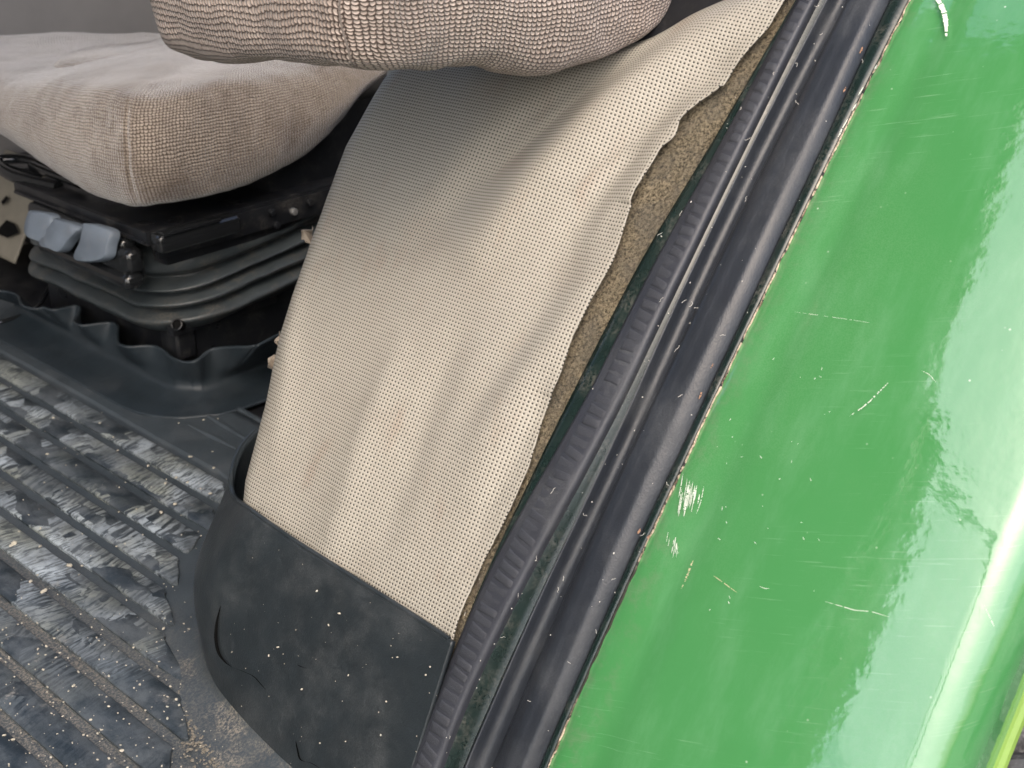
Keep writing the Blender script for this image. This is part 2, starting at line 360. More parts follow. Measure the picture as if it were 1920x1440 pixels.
bm = bmesh.new(); tubem(bm, [lerp(DH, DE, .55)+Vector((.05, 0, .55)), lerp(DH, DE, .62)+Vector((.09, 0, .62)), lerp(DH, DE, .62)+Vector((.09, 0, 1.02)), lerp(DH, DE, .60)+Vector((.05, 0, 1.10))], .014, 8); fin('door_handle', bm, M['gloss'], cd)
# unseen building added ahead of the tractor to darken the fender reflection
fb = thing('added_barn', 'unseen dark building added ahead of the tractor to darken the fender reflection', 'building')
box('wall', (-12.5, 12.0, 4.1), (9, 20, 10.7), M['boards'], fb, .02)
bm = bmesh.new(); pr_ = [(-17.5, 9.4), (-7.6, 9.4), (-12.5, 13.2)]
f0 = [bm.verts.new((x, 1.7, z)) for x, z in pr_]; f1 = [bm.verts.new((x, 22.3, z)) for x, z in pr_]
bm.faces.new(f0); bm.faces.new(f1[::-1])
for q in range(3): bm.faces.new((f0[q], f0[(q+1) % 3], f1[(q+1) % 3], f1[q]))
fin('roof', bm, M['boards'], fb, smooth=False)  # roof of the added unseen building
box('added_barn_door', (-7.96, 9, .9), (.08, 4, 4.2), M['boards'], fb, .02)
for x, y in ((-.50, .56), (-.50, 1.92), (1.40, .58), (1.40, 1.92)):
    bm = bmesh.new(); tubem(bm, [(x, y, -.02), (x, y, .8), (x, y, 1.68)], .03, 10); fin('roof_post', bm, M['pillar'], cr)

# ================================================================== RUBBER FLOOR MAT
mat_t = thing('rubber_floor_mat', 'black ribbed rubber floor mat, scuffed pale and dusty, in front of the seat', 'floor mat')
# main sheet with gently uneven surface
ys = np.linspace(.48, 1.98, 90); xs = np.concatenate([np.linspace(.05, .68, 50), np.linspace(.6935, .6985, 6), np.linspace(.703, .80, 10)])
X, Y = np.meshgrid(xs, ys); Zm = np.zeros_like(X)
for i in range(X.shape[0]):
    for j in range(X.shape[1]): Zm[i, j] = .0012*mnoise.noise(Vector((X[i, j]*9, Y[i, j]*9, 0))) + .0034*np.clip((X[i, j]-.6945)/.003, 0, 1)*np.clip((Y[i, j]-1.065)/.02, 0, 1)
grid('mat_sheet', np.stack([X, Y, Zm], -1), M['mat'], mat_t, thick=.006)
# raised pads between the channels
GX = [.691-.0402*i for i in range(17)]
ENDL = [(.80, 1.10), (.691, 1.058), (.649, 1.017), (.615, .985), (.599, .982), (.574, .973), (.554, .945), (.534, .933), (.507, .899), (.468, .835), (.457, .805), (.434, .753), (.39, .72), (.30, .66), (.05, .60)]
def yend(x): 
    e = sorted(ENDL); return np.interp(x, [a for a, _ in e], [b for _, b in e])
for i in range(-1, len(GX)-1):
    x1 = (GX[i] if i >= 0 else .735) - .0055; x0 = GX[i+1] + .0055
    if i == -1: continue
    # outline with rounded, angled end
    o = []; ya, yb = yend(x1)+.010, yend(x0)+.004
    r = .004
    o = [(x0, 1.93), (x0, yb+r), (x0+r*.5, yb+.001), (x0+r, yb), (lerp(x0, x1, .5), lerp(yb, ya, .45)-.002), (x1-r, ya-.001), (x1-r*.3, ya+.001), (x1, ya+r*1.5), (x1, 1.93)]
    bm = bmesh.new()
    NY = 60
    left = [(x0, lerp(yb+r, 1.93, k/NY)) for k in range(NY, -1, -1)]; right = [(x1, lerp(ya+r*1.5, 1.93, k/NY)) for k in range(NY+1)]
    out = left + o[2:7] + right
    cx = (x0+x1)/2
    def wob(p, k): return Vector((p[0] + .0007*mnoise.noise(Vector((p[0]*40, p[1]*60, 3.3))), p[1], k))
    base = [bm.verts.new(wob(p, -.002)) for p in out]; top0 = [bm.verts.new(wob(p, .0026)) for p in out]
    top1 = [bm.verts.new(wob((lerp(p[0], cx, .09), max(p[1]+.0015, 0) if p[1] < 1.0 else p[1]), .0036)) for p in out]
    n = len(out)
    for a, b in ((base, top0), (top0, top1)):
        for k in range(n): bm.faces.new((a[k], a[(k+1) % n], b[(k+1) % n], b[k]))
    bm.faces.new(top1)
    bmesh.ops.triangulate(bm, faces=[f for f in bm.faces if len(f.verts) > 4])
    fin('raised_pad', bm, M['pad'], mat_t, ang=50)
# short bars beside the seat opening
for (a, b) in (((360, 765), (470, 832)), ((355, 800), (445, 846)), ((400, 745), (505, 800))):
    pa, pb = plane(*a, 2, .0), plane(*b, 2, .0)
    bm = bmesh.new(); tubem(bm, [pa, (pa+pb)/2, pb], [.0035, .0055, .0045], 10); fin('raised_bar', bm, M['mat'], mat_t)
# gaiter lip around the seat base: fillet, wall, wavy rim
path = [(.772, 1.80), (.772, 1.62), (.772, 1.50), (.772, 1.40), (.772, 1.32), (.777, 1.285), (.80, 1.264), (.86, 1.258), (.95, 1.256), (1.05, 1.256), (1.20, 1.256)]
pp = spline(path, 260); dd = np.gradient(pp, axis=0); dd /= np.linalg.norm(dd, axis=1)[:, None]; nn = np.stack([-dd[:, 1], dd[:, 0]], 1)   # towards the seat
nn *= -np.sign(np.sum(nn*(pp-np.array([1.0, 1.5])), 1))[:, None]
sl = np.concatenate([[0], np.cumsum(np.linalg.norm(np.diff(pp, axis=0), axis=1))])
s_c = sl[np.argmin(np.hypot(pp[:, 0]-.78, pp[:, 1]-1.28))]
ph = (sl-s_c)/.105
RIM = [(-60, 540), (-30, 548), (0, 545), (30, 552), (40, 572), (62, 578), (80, 576), (100, 580), (138, 572), (150, 576), (146, 590), (138, 601), (150, 609), (180, 606), (208, 603), (221, 611), (219, 630), (222, 644), (240, 649), (270, 647), (292, 648), (308, 656), (322, 669), (345, 678), (368, 675), (384, 662), (402, 652), (440, 649), (480, 647), (520, 628)]
rim = np.array([plane(x, y, 2, .056 + .03*max(0, (x-350)/170))[:3] for x, y in RIM]); rim = np.concatenate([rim, [[1.20, 1.27, .085]]])
rd = np.concatenate([[0], np.cumsum(np.linalg.norm(np.diff(rim, axis=0), axis=1))]); rim = spline(rim, 260)
# match rim to crease by direction along the wall
key = lambda p: np.where(p[:, 0] < .80, 1.80-p[:, 1], .52+(p[:, 0]-.80))
rk = np.maximum.accumulate(np.clip(1.80-rim[:, 1], None, .53) + np.clip(rim[:, 0]-.80, 0, None)*(rim[:, 1] < 1.31)); ck = (1.80-np.clip(pp[:, 1], 1.27, None)) + np.clip(pp[:, 0]-.80, 0, None)
base = np.stack([np.interp(rk, ck, pp[:, 0]), np.interp(rk, ck, pp[:, 1])], 1); bn = np.stack([np.interp(rk, ck, nn[:, 0]), np.interp(rk, ck, nn[:, 1])], 1)
kk = np.ones(15)/15; base = np.stack([np.convolve(np.pad(base[:, k], 7, 'edge'), kk, 'valid') for k in (0, 1)], 1)
rows = [np.concatenate([base+bn*q, np.full((260, 1), z)], 1) for q, z in ((-.062, .0030), (-.045, .0044), (-.022, .0052), (.0, .010))]
low = np.concatenate([base+bn*.005, np.full((260, 1), .020)], 1)
rows += [low, lerp(low, rim, .35), lerp(low, rim, .7), rim]
rows = np.stack(rows); rows = np.stack([spline(rows[:, k], 28) for k in range(rows.shape[1])], 1)
grid('gaiter_lip', rows, M['lip'], mat_t, thick=.003, offs=0)

# side flap standing up against the wheel arch
Bp = [(.442, .50, .0), (.447, .56, .0), (.455, .66, .001), (.468, .74, .002), (.485, .79, .003), (.515, .836, .004), (.565, .858, .004), (.66, .87, .004), (.78, .875, .004)]
Tp = []
for px, py in ((850, 1243), (800, 1190), (680, 1110), (560, 1030), (480, 970)):
    y, z = arch(px, py, .010); Tp.append(A(y, z, .010))
Tp[0] = A(.5335, Tp[0][2], .010)
Bp = Bp[:]; Bp[0] = (.449, .5335, .0); Bp[1] = (.450, .565, .0)
for (px, py, yy) in ((447, 925, .822), (440, 880, .842), (452, 838, .857), (478, 806, .866)): Tp.append(plane(px, py, 1, yy))
ncol, nrow = 150, 60
Bs, Ts = spline(Bp, ncol), spline(Tp, ncol)
gp = np.zeros((nrow, ncol, 3))
for r in range(nrow):
    f = r/(nrow-1); gp[r] = Bs*(1-f)[..., None] + Ts*f if False else Bs*(1-f) + Ts*f
    gp[r, :, 0] -= .012*(1-f)**3                      # foot sweeps forward into the floor sheet
    gp[r, :, 2] += .004*np.sin(np.pi*f)
U, V = np.meshgrid(np.linspace(0, 1, ncol), np.linspace(0, 1, nrow))
dent = .0035*np.exp(-((U-.36)/.10)**2-((V-.55)/.25)**2) - .003*np.exp(-((U-.62)/.08)**2-((V-.5)/.3)**2)
gp[:, :, 0] += dent
bul = np.sin(np.pi*np.clip(V*.93, 0, 1))*np.exp(-((U-.54)/.27)**2)
gp[:, :, 0] -= .024*bul; gp[:, :, 1] += .012*bul
fl = grid('side_flap', gp, M['flap'], mat_t, thick=.0045)
bm = bmesh.new(); tubem(bm, [Vector(q)+Vector((.0012, 0, -.0004)) for q in gp[-1][4:]], .0021, 8); fin('flap_rim', bm, M['flap'], mat_t)
# sloping fillet of mat at the foot of the flap
foot = []
b = gp[0, :, :2]; d = np.gradient(b, axis=0); d /= np.linalg.norm(d, axis=1)[:, None]
nrm = np.stack([-d[:, 1], d[:, 0]], 1); nrm *= np.sign(np.sum(nrm*(np.array([.70, .60])-b), 1))[:, None]   # towards the arch
foot.append(gp[6] - np.concatenate([nrm*-.0015, 0*nrm[:, :1]], 1)); foot.append(gp[3] - np.concatenate([nrm*.002, 0*nrm[:, :1]], 1))
for q, z in ((.009, .0068), (.019, .0042), (.030, .0020), (.042, -.0012)):
    foot.append(np.concatenate([b-nrm*q, np.full((ncol, 1), z)], 1))
foot = np.stack(foot); foot = np.stack([spline(foot[:, k], 14) for k in range(ncol)], 1)
grid('foot_fillet', foot, M['mat'], mat_t, thick=.004)
# torn splits at the flap's foot: dark slivers painted for the shade inside
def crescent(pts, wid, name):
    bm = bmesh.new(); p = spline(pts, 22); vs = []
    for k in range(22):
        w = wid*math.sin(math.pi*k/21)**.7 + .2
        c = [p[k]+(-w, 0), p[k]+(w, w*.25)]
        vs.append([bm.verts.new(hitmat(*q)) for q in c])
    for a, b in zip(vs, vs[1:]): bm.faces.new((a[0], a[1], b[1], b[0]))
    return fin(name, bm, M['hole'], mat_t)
dg = None
def hitmat(px, py):
    """first point of the flap or fillet met by a line of sight, 1 mm proud"""
    global dg
    if dg is None:
        from mathutils.bvhtree import BVHTree
        vs, fs = [], []
        for arr in (gp, foot):
            r, c, _ = arr.shape; o = len(vs); vs += [Vector(q) for q in arr.reshape(-1, 3)]
            ix = np.arange(r*c).reshape(r, c)+o
            fs += np.stack([ix[:-1, :-1], ix[:-1, 1:], ix[1:, 1:], ix[1:, :-1]], -1).reshape(-1, 4).tolist()
        dg = BVHTree.FromPolygons(vs, fs)
    r = Vector(ray(px, py)).normalized(); h = dg.ray_cast(Vector(CP), r)
    if h[0] is None: return Vector(plane(px, py, 2, .005))
    nv = h[1] if h[1].dot(r) < 0 else -h[1]
    return h[0] + nv*.0012
crescent([(416, 1135), (409, 1165), (407, 1195), (412, 1222), (424, 1240), (437, 1250)], 3.0, 'tear_shade')
crescent([(437, 1250), (460, 1259), (478, 1268), (492, 1283), (500, 1292)], .9, 'tear_shade')
crescent([(557, 1390), (560, 1405), (566, 1424), (585, 1430), (602, 1440)], 1.6, 'tear_shade')
crescent([(560, 1246), (568, 1250), (578, 1253)], 2.0, 'tear_shade')

# ================================================================== WHEEL ARCH PANEL (vinyl cover over felt)
wa = thing('wheel_arch_panel', 'beige perforated vinyl panel with torn wavy edge over brown felt, beside the seat', 'trim panel')
YL = lambda z: np.interp(z, [-.1, .13, .167, .221, .273, .344, .412, .467, .52], [.775, .790, .8067, .8186, .8366, .8495, .861, .857, .845])
zs = np.linspace(.07, .60, 40)
body = np.stack([np.stack([A(y, z, -.012) for y in (.49, .6, .7, .78)] + [A(YL(z)-.012, z, -.014), A(YL(z)-.002, z, -.03), np.array([P(z)+.12, YL(z)+.004, z-.02]), np.array([1.45, YL(z), z])]) for z in zs])
grid('arch_body', body, M['steel'], wa, smooth=False)
# felt
fy = lambda z: np.interp(z, [.09, .189, .261, .309, .394, .473, .56], [.5355, .5340, .5285, .5252, .518, .5043, .4943])
zz = np.linspace(.02, .60, 240); tt = np.linspace(0, 1, 60)
felt = np.zeros((240, 60, 3))
for i, z in enumerate(zz):
    y = lerp(fy(z), .60, tt)
    off = -.0055 + .0012*np.array([mnoise.noise(Vector((q*220, z*220, 1.))) for q in y]) + .0035*np.clip(np.array([mnoise.noise(Vector((q*40, z*40, 5.))) for q in y]), 0, 1)
    p = A(y, np.minimum(z, np.interp(y, [.45, .4975, .5636, .60], [.62, .60, .535, .51])), off); felt[i] = p.T
grid('felt_backing', felt, M['felt'], wa, thick=.003)
bm = bmesh.new()
for _ in range(7000):                                   # loose fibres
    z = random.uniform(.05, .58); y = random.uniform(fy(z)+.001, min(fy(z)+.05, .56)); p = Vector(A(y, z, -.005))
    n = Vector((-1, 0, PD(z))).normalized(); t = Vector((PD(z), 0, 1)).normalized(); a = random.uniform(0, 6.28); L = random.uniform(.0015, .0042)
    d = (t*math.cos(a)+Vector((0, 1, 0))*math.sin(a))*.8 + n*random.uniform(.2, .8); w = n.cross(d).normalized()*.00016
    v = [bm.verts.new(q) for q in (p-w, p+w, p+d*L+w*.3)]; bm.faces.new(v)
tag(fin('felt_fibre', bm, M['felt'], wa, smooth=False), kind='stuff')
# vinyl cover
EDGE = [arch(*p, .004) for p in [(830, 1248), (838, 1230), (870, 1130), (905, 1050), (950, 960), (985, 880), (1010, 790), (1045, 720), (1075, 640), (1110, 570), (1150, 500), (1172, 430), (1190, 370), (1218, 325), (1238, 287), (1266, 266), (1275, 230), (1310, 200), (1345, 175), (1380, 125), (1440, 60), (1475, 0)]]
ez = np.array([e[1] for e in EDGE]); ey = np.array([e[0] for e in EDGE]); ordr = np.argsort(ez); ez, ey = ez[ordr], ey[ordr]
ez = np.concatenate([[-.05], ez, [.62]]); ey = np.concatenate([[.541], ey, [ey[-1]-.01]])
NZ, NQ = 420, 170
sz = np.linspace(SZ(.108), SZ(.66), NZ)
edge_f = np.interp(ZS(sz), ez, ey); k = np.ones(5)/5; edge_s = np.convolve(np.pad(edge_f, 2, 'edge'), k, 'valid')
edge_s = edge_s + .0006*np.array([mnoise.noise(Vector((s*900, 0, 0))) for s in sz])
FOLDS = [  # line on the picture, height of the fold, half width
    ([(760, 640), (700, 790), (655, 930), (620, 1060)], .0036, .017), ([(640, 690), (590, 820), (560, 1000)], -.0014, .018),
    ([(860, 640), (790, 820), (730, 1000)], -.0030, .016), ([(1190, 430), (1060, 620), (960, 760), (880, 900)], .0042, .020),
    ([(1100, 480), (1000, 620), (900, 760)], -.0018, .014), ([(1040, 720), (960, 880), (880, 1040)], -.0020, .010),
    ([(1480, -20), (1300, 90), (1130, 220), (1010, 340), (900, 470)], .0075, .022), ([(1330, 130), (1220, 240), (1120, 380), (1010, 540)], -.0050, .020),
    ([(1240, 60), (1080, 170), (930, 300), (820, 420)], -.0060, .022), ([(1300, 190), (1190, 330), (1110, 450)], .0030, .012),
    ([(1255, 250), (1170, 290), (1090, 360)], .0022, .006), ([(560, 560), (545, 700), (520, 860)], .0025, .012)]
FO = []
for pl_, a, w in FOLDS:
    q = np.array([arch(*p) for p in pl_]); q = np.stack([q[:, 0], SZ(q[:, 1])], 1); FO.append((spline(q, 40), a, w))
ZT = lambda y: np.interp(y, [.45, .50, .5636, .5863, .6086, .665, .75, .86], [.60, .575, .551, .539, .525, .500, .490, .485])
RC = .034
vin = np.zeros((NZ, NQ, 3)); vuv = np.zeros((NZ, NQ, 2))
for i in range(NZ):
    z0 = float(ZS(sz[i])); yl = float(YL(min(z0, .5))) + .012; y0 = edge_s[i]
    flat = yl - RC - y0; tot = flat + RC*math.pi/2 + .06
    q = np.concatenate([np.linspace(0, .03, 40, endpoint=False), np.linspace(.03, tot, NQ-40)])
    y = np.where(q < flat, y0+q, 0); dep = np.zeros(NQ)
    th = np.clip((q-flat)/RC, 0, math.pi/2); y = np.where(q >= flat, yl-RC+RC*np.sin(th), y); dep = np.where(q >= flat, RC*(1-np.cos(th)), 0)
    ex = np.clip(q-flat-RC*math.pi/2, 0, None); dep = dep + ex
    off = np.full(NQ, .0025)
    pt = np.stack([y, np.full(NQ, sz[i])], 1)
    for fl_, a, w in FO:
        D = np.hypot(pt[:, None, 0]-fl_[None, :, 0], pt[:, None, 1]-fl_[None, :, 1]); kk = D.argmin(1); d = D[np.arange(NQ), kk]
        win = np.sin(np.pi*np.clip((kk+4)/47, 0, 1))**.6
        off += 1.25*a*win*np.exp(-(d/w)**2)
    off = np.maximum(off + .0012, -.0022)
    e = np.exp(-(q/.010)**2)
    curl = max(0, mnoise.noise(Vector((z0*28, 7.7, 0)))) + (.9 if .42 < z0 < .50 else .12)
    off += e*(.0035*curl) - .0015*e*(z0 < .3)
    off += .0006*np.array([mnoise.noise(Vector((yy*30, z0*30, 2.))) for yy in y])
    # the arch rolls over to the rear at its top
    zt = ZT(y); kz = .012; zc = -kz*np.log(np.exp(-z0/kz)+np.exp(-zt/kz))
    px_ = P(z0) + np.clip(z0-zt, 0, None)*1.2
    dd_ = PD(z0); nn_ = math.hypot(1, dd_); roll = np.clip((zt-zc)/.03, 0, 1)
    nx = lerp(0., -1/nn_, roll); nz = lerp(1., dd_/nn_, roll)
    vin[i, :, 0] = px_ + nx*(off-dep); vin[i, :, 1] = y; vin[i, :, 2] = zc + nz*(off-np.where(roll > .5, dep, dep*.6))
    vuv[i, :, 0] = q + y0; vuv[i, :, 1] = sz[i]
grid('vinyl_cover', vin, M['vinyl'], wa, uv=vuv, thick=.0013)
for tri in ([(588, 424), (564, 438), (577, 456), (592, 464)], [(530, 624), (514, 640), (518, 649), (530, 652)], [(518, 664), (499, 682), (508, 692), (518, 697)]):
    c = np.array(tri, float); ed = []
    for k in range(4):
        for t in np.linspace(0, 1, 9)[:-1]: ed.append(lerp(c[k], c[(k+1) % 4], t) + (np.array([random.gauss(0, .9), random.gauss(0, .9)]) if k < 2 else 0))
    bm = bmesh.new(); pts = [Vector(plane(x, y, 1, .868)) + Vector((0, .004*math.sin(x*.3), 0)) for x, y in ed]
    a = [bm.verts.new(p) for p in pts]; b = [bm.verts.new(p+Vector((.0012, .0016, 0))) for p in pts]
    bm.faces.new(a); bm.faces.new(b[::-1])
    for k in range(len(a)): bm.faces.new((a[k], a[(k+1) % len(a)], b[(k+1) % len(a)], b[k]))
    fin('torn_tab', bm, M['tab'], wa, smooth=False)

# ================================================================== DOOR PILLAR, TRIM, SEAL
LZ = [.09, .119, .189, .261, .309, .394, .473, .56]     # heights; below: y of each line across the arch at those heights
LT = dict(felt=[.5375, .5372, .5360, .5308, .5272, .5200, .5063, .4963], tl=[.5368, .5366, .5345, .5215, .5125, .5070, .4985, .4945], r0=[.5300, .5312, .5265, .5125, .5040, .4985, .4920, .4900],
    tr=[.5110, .5105, .5020, .4905, .4845, .4812, .4795, .4788], fin=[.4910, .4885, .4840, .4780, .4757, .4750, .4735, .4705], ch=[.4750, .4725, .4700, .4660, .4635, .4625, .4610, .4590],
    h1=[.4615, .4595, .4590, .4590, .4568, .4540, .4520, .4510], h2=[.4455, .4430, .4405, .4395, .4365, .4325, .4305, .4315], br=[.4375, .4370, .4325, .4295, .4262, .4235, .4235, .4262], st=[.4310, .4302, .4265, .4225, .4197, .4160, .4138, .4117])
_lz = np.linspace(-.3, 1.1, 1401)
def _line(v):
    y = np.interp(_lz, LZ, v); y = np.where(_lz > .56, v[-1]+(v[-1]-v[-3])/.166*.6*(_lz-.56), y); y = np.where(_lz < .09, v[0]+.01*(.09-_lz), y)
    k = np.exp(-np.linspace(-2, 2, 91)**2); k /= k.sum(); y = np.convolve(np.pad(y, 45, 'edge'), k, 'valid')
    return lambda z: float(np.interp(z, _lz, y))
lines = {k: _line(v) for k, v in LT.items()}
def section(name, prof, mat, parent, z0=-.12, z1=.80, n=160, rip=None):
    zz = np.linspace(z0, z1, n); g = np.zeros((n, len(prof), 3))
    for i, z in enumerate(zz):
        for j, (ya, o) in enumerate(prof): g[i, j] = A(ya(z), z, o + (rip(z, j) if rip else 0))
    return grid(name, g, mat, parent)
mid = lambda a, b, t: (lambda z: lerp(lines[a](z), lines[b](z), t))
dp = thing('door_pillar', 'dark painted door pillar between the felt edge and the green fender', 'pillar')
section('inner_flange', [(mid('felt', 'felt', 0), -.022), (mid('felt', 'felt', 0), -.003), (mid('felt', 'tl', .06), -.0012), (mid('felt', 'tl', .5), -.0004), (mid('felt', 'tl', .9), -.001), (mid('felt', 'tr', 1.), -.003), (mid('tr', 'fin', .3), -.0055), (mid('tr', 'fin', .8), -.0050), (mid('fin', 'ch', .0), -.012), (mid('ch', 'fin', .5), -.013), (mid('h1', 'h2', .5), -.012), (mid('br', 'st', .0), -.010)], M['pillar'], dp)
section('outer_flange', [(mid('br', 'h2', .12), -.012), (mid('br', 'h2', .1), -.002), (mid('br', 'st', .12), -.0008), (mid('br', 'st', .5), -.0002), (mid('br', 'st', .85), -.0008), (mid('br', 'st', .97), -.003), (mid('br', 'st', 1.), -.02)], M['pillar'], dp)
et = thing('edge_trim', 'black rubber edge trim with a row of ladder-like rungs along the pillar', 'edge trim')
wv = lambda z, j: .0005*mnoise.noise(Vector((z*25, j*.7, 9)))
section('trim_strip', [(mid('tl', 'tr', .0), -.004), (mid('tl', 'tr', .015), .0006), (mid('tl', 'r0', .35), .0018), (mid('tl', 'r0', .8), .0030), (mid('r0', 'tr', .0), .0038), (mid('r0', 'tr', .35), .0046), (mid('r0', 'tr', .7), .0047), (mid('r0', 'tr', .88), .0046), (mid('r0', 'tr', .98), .0030), (mid('r0', 'tr', 1.0), .0005), (mid('r0', 'tr', .985), -.008)], M['trim'], et, n=240, rip=wv)
bm = bmesh.new(); gx = np.linspace(-1, 1, 9); vv = {}
for a, x in enumerate(gx):                             # one soft rounded rung, 64 faces
    for b, y in enumerate(gx): vv[a, b] = bm.verts.new((x*.5, y*.5, (max(0, 1-abs(x)**3.5)*max(0, 1-abs(y)**3.5))**.6 + .25*y*(1-abs(x)**3)*(abs(y) < 1)*.6))
for a in range(8):
    for b in range(8): bm.faces.new((vv[a, b], vv[a+1, b], vv[a+1, b+1], vv[a, b+1]))
rm = bpy.data.meshes.new('rung'); bm.to_mesh(rm); bm.free()
rm.polygons.foreach_set('use_smooth', [True]*len(rm.polygons)); rm.materials.append(M['trim'])
s0 = float(SZ(-.06))
while s0 < SZ(.66):
    z = float(ZS(s0)); wd = lines['r0'](z)-lines['tr'](z); y = lines['r0'](z) - wd*random.uniform(.40, .46)
    o = bpy.data.objects.new('rung', rm); COL.objects.link(o); o.parent = et
    t = Vector((PD(z), 0, 1)).normalized(); n = Vector((-1, 0, PD(z))).normalized(); yv = Vector((0, 1, 0))
    R = Matrix((yv, t, n)).transposed() @ Matrix.Rotation(random.uniform(-.12, .12)+.10, 3, 'Z')
    o.matrix_world = Matrix.Translation(A(y, z, .0039)) @ R.to_4x4() @ Matrix.Diagonal((wd*random.uniform(.74, .86), .0083*random.uniform(.84, .98), random.uniform(.0007, .0019), 1))
    s0 += .0083*random.uniform(.95, 1.05)
ds = thing('door_seal', 'black hollow rubber door seal with a thin fin beside the ribbed trim', 'door seal')
section('seal_fin', [(mid('fin', 'ch', -.42), -.012), (mid('fin', 'ch', -.40), -.005), (mid('fin', 'ch', -.22), -.0022), (mid('fin', 'ch', -.05), .0016), (mid('fin', 'ch', .0), .0024), (mid('fin', 'ch', .05), .001), (mid('fin', 'ch', .10), -.003), (mid('fin', 'ch', .15), -.009), (mid('fin', 'ch', .6), -.0095), (mid('fin', 'ch', .97), -.009)], M['seal'], ds, rip=lambda z, j: .0004*mnoise.noise(Vector((z*30, j, 4))))
section('seal_bulb', [(mid('ch', 'h1', -.25), -.0098), (mid('ch', 'h1', .1), -.003), (mid('ch', 'h1', .55), .0022), (mid('h1', 'h2', .0), .0052), (mid('h1', 'h2', .18), .0066), (mid('h1', 'h2', .4), .0064), (mid('h1', 'h2', .62), .0060), (mid('h1', 'h2', .85), .0066), (mid('h2', 'br', .05), .0058), (mid('h2', 'br', .45), .0028), (mid('h2', 'br', .8), -.0002), (mid('h2', 'br', .97), -.004), (mid('h2', 'br', 1.0), -.010)], M['seal'], ds, rip=lambda z, j: .0003*mnoise.noise(Vector((z*14, j*.8, 1))))

# ================================================================== GREEN FENDER
fd = thing('green_fender', 'glossy green tractor fender with scratches and scuffs, right of the door seal', 'fender')
NG = 200; zz = np.linspace(-.05, .90, 120)
def fend_y(u):                                         # across: u in metres from the pillar outwards -> (dy, depth)
    W0 = .182; R1 = .030
    if u < W0: return u, 0.
    a = min((u-W0)/R1, 1.45); d = max(0, u-W0-1.45*R1)
    return W0 + R1*math.sin(a) + d*math.cos(1.45), R1*(1-math.cos(a)) + d*math.sin(1.45)
us = np.concatenate([np.linspace(-.002, .008, 10), np.linspace(.009, .178, 90), np.linspace(.180, .245, 60)])
FY = lambda z: lines['st'](z) - .0010
def crown(u): return .0012*(1-math.exp(-max(u, 0)/.003)) - .83*min(max(0, u-.06), .125)**2 - .2075*max(0, u-.185) - .0016*math.exp(-((u-.026)/.011)**2)
fg = np.zeros((120, len(us), 3))
for i, z in enumerate(zz):
    for j, u in enumerate(us):
        dy, dp_ = fend_y(u); y0 = FY(z); y1 = .2215
        yy = y0 - dy*(y0-y1)/.182 if u < .182 else y1-(dy-.182)
        fg[i, j] = A(yy, z, -dp_ + crown(u) - .0015)
grid('fender_skin', fg, M['green'], fd, thick=.003)
# rolled outer edge
eg = []
for z in np.linspace(-.05, .90, 90):
    dy, d_ = fend_y(us[-1]); eg.append(Vector(A(.2215-(dy-.182), z, -d_+crown(us[-1])-.003)))
bm = bmesh.new(); tubem(bm, eg, .0055, 10); fin('rolled_edge', bm, M['edge'], fd)
# chipped sealant line along the pillar
zl = np.linspace(-.05, .85, 500); sg = np.zeros((500, 4, 3))
for i, z in enumerate(zl):
    wdt = .0007 + .0012*max(0, mnoise.noise(Vector((z*16, 3, 0)))) + .0009*mnoise.noise(Vector((z*120, 8, 0)))
    y0 = FY(z) + .0016
    for j, f in enumerate((0, .35, .75, 1)): sg[i, j] = A(y0 - wdt*f*1.35, z, (-.002, .0001, .0003, -.0012)[j] + .0002*mnoise.noise(Vector((z*200, f*3, 0))))
grid('sealant_line', sg, M['sealant'], fd)
# scrapes and chalky marks: thin ragged films lying on the paint
def streak(pts, w, mat, name='paint_scuff', rag=.5, n=40, parent=None, off=.0009):
    p = spline(pts, n); d = np.gradient(p, axis=0); d /= np.linalg.norm(d, axis=1)[:, None]+1e-9; nr_ = np.stack([-d[:, 1], d[:, 0]], 1)
    bm = bmesh.new(); vs = []
    for k in range(n):
        t = k/(n-1); ww = w*(math.sin(math.pi*min(max(t, .02), .98))**.5)
        a = p[k]+nr_[k]*ww*(1-rag*random.random()); b = p[k]-nr_[k]*ww*(1-rag*random.random())
        vs.append([bm.verts.new(A(*arch(*q, off+.0016), off+.0016)) for q in (a, b)])
    for a, b in zip(vs, vs[1:]):
        if random.random() > rag*.35: bm.faces.new((a[0], a[1], b[1], b[0]))
    return fin(name, bm, mat, parent or fd)
streak([(1748, -5), (1762, 15), (1770, 40), (1772, 76)], 6, M['scuff'], rag=.35)
for k in range(30):
    x, y, l = random.gauss(1289, 9), random.gauss(938, 13), random.uniform(8, 24); streak([(x+l*.16, y-l), (x, y), (x-l*.2, y+l)], random.uniform(.4, 1.5), M['scuff'], rag=.45, n=24)
for k in range(13):
    x, y, l = random.gauss(1262, 7), random.gauss(1028, 8), random.uniform(4, 12); streak([(x+l*.16, y-l), (x, y), (x-l*.2, y+l)], random.uniform(.4, 1.3), M['scuff'], rag=.45, n=20)
streak([(1318, 915), (1312, 945), (1304, 968)], 1.0, M['scuff'], rag=.8)
streak([(1299, 1052), (1290, 1075), (1284, 1090), (1276, 1108)], 2.6, M['scuff_tan'], rag=.95)
streak([(1336, 1084), (1350, 1094), (1380, 1116)], 1.0, M['scuff_tan'], rag=.6)
streak([(1545, 1133), (1580, 1143), (1600, 1149), (1630, 1152), (1665, 1162)], .8, M['scuff'], rag=.5)
streak([(1590, 786), (1620, 765), (1648, 738), (1664, 722)], 1.6, M['scuff'], rag=.9)
streak([(1422, 1104), (1432, 1108), (1440, 1108)], .8, M['scuff'], rag=.6)
streak([(1843, 1140), (1858, 1172), (1862, 1180)], .9, M['scuff'], rag=.4)
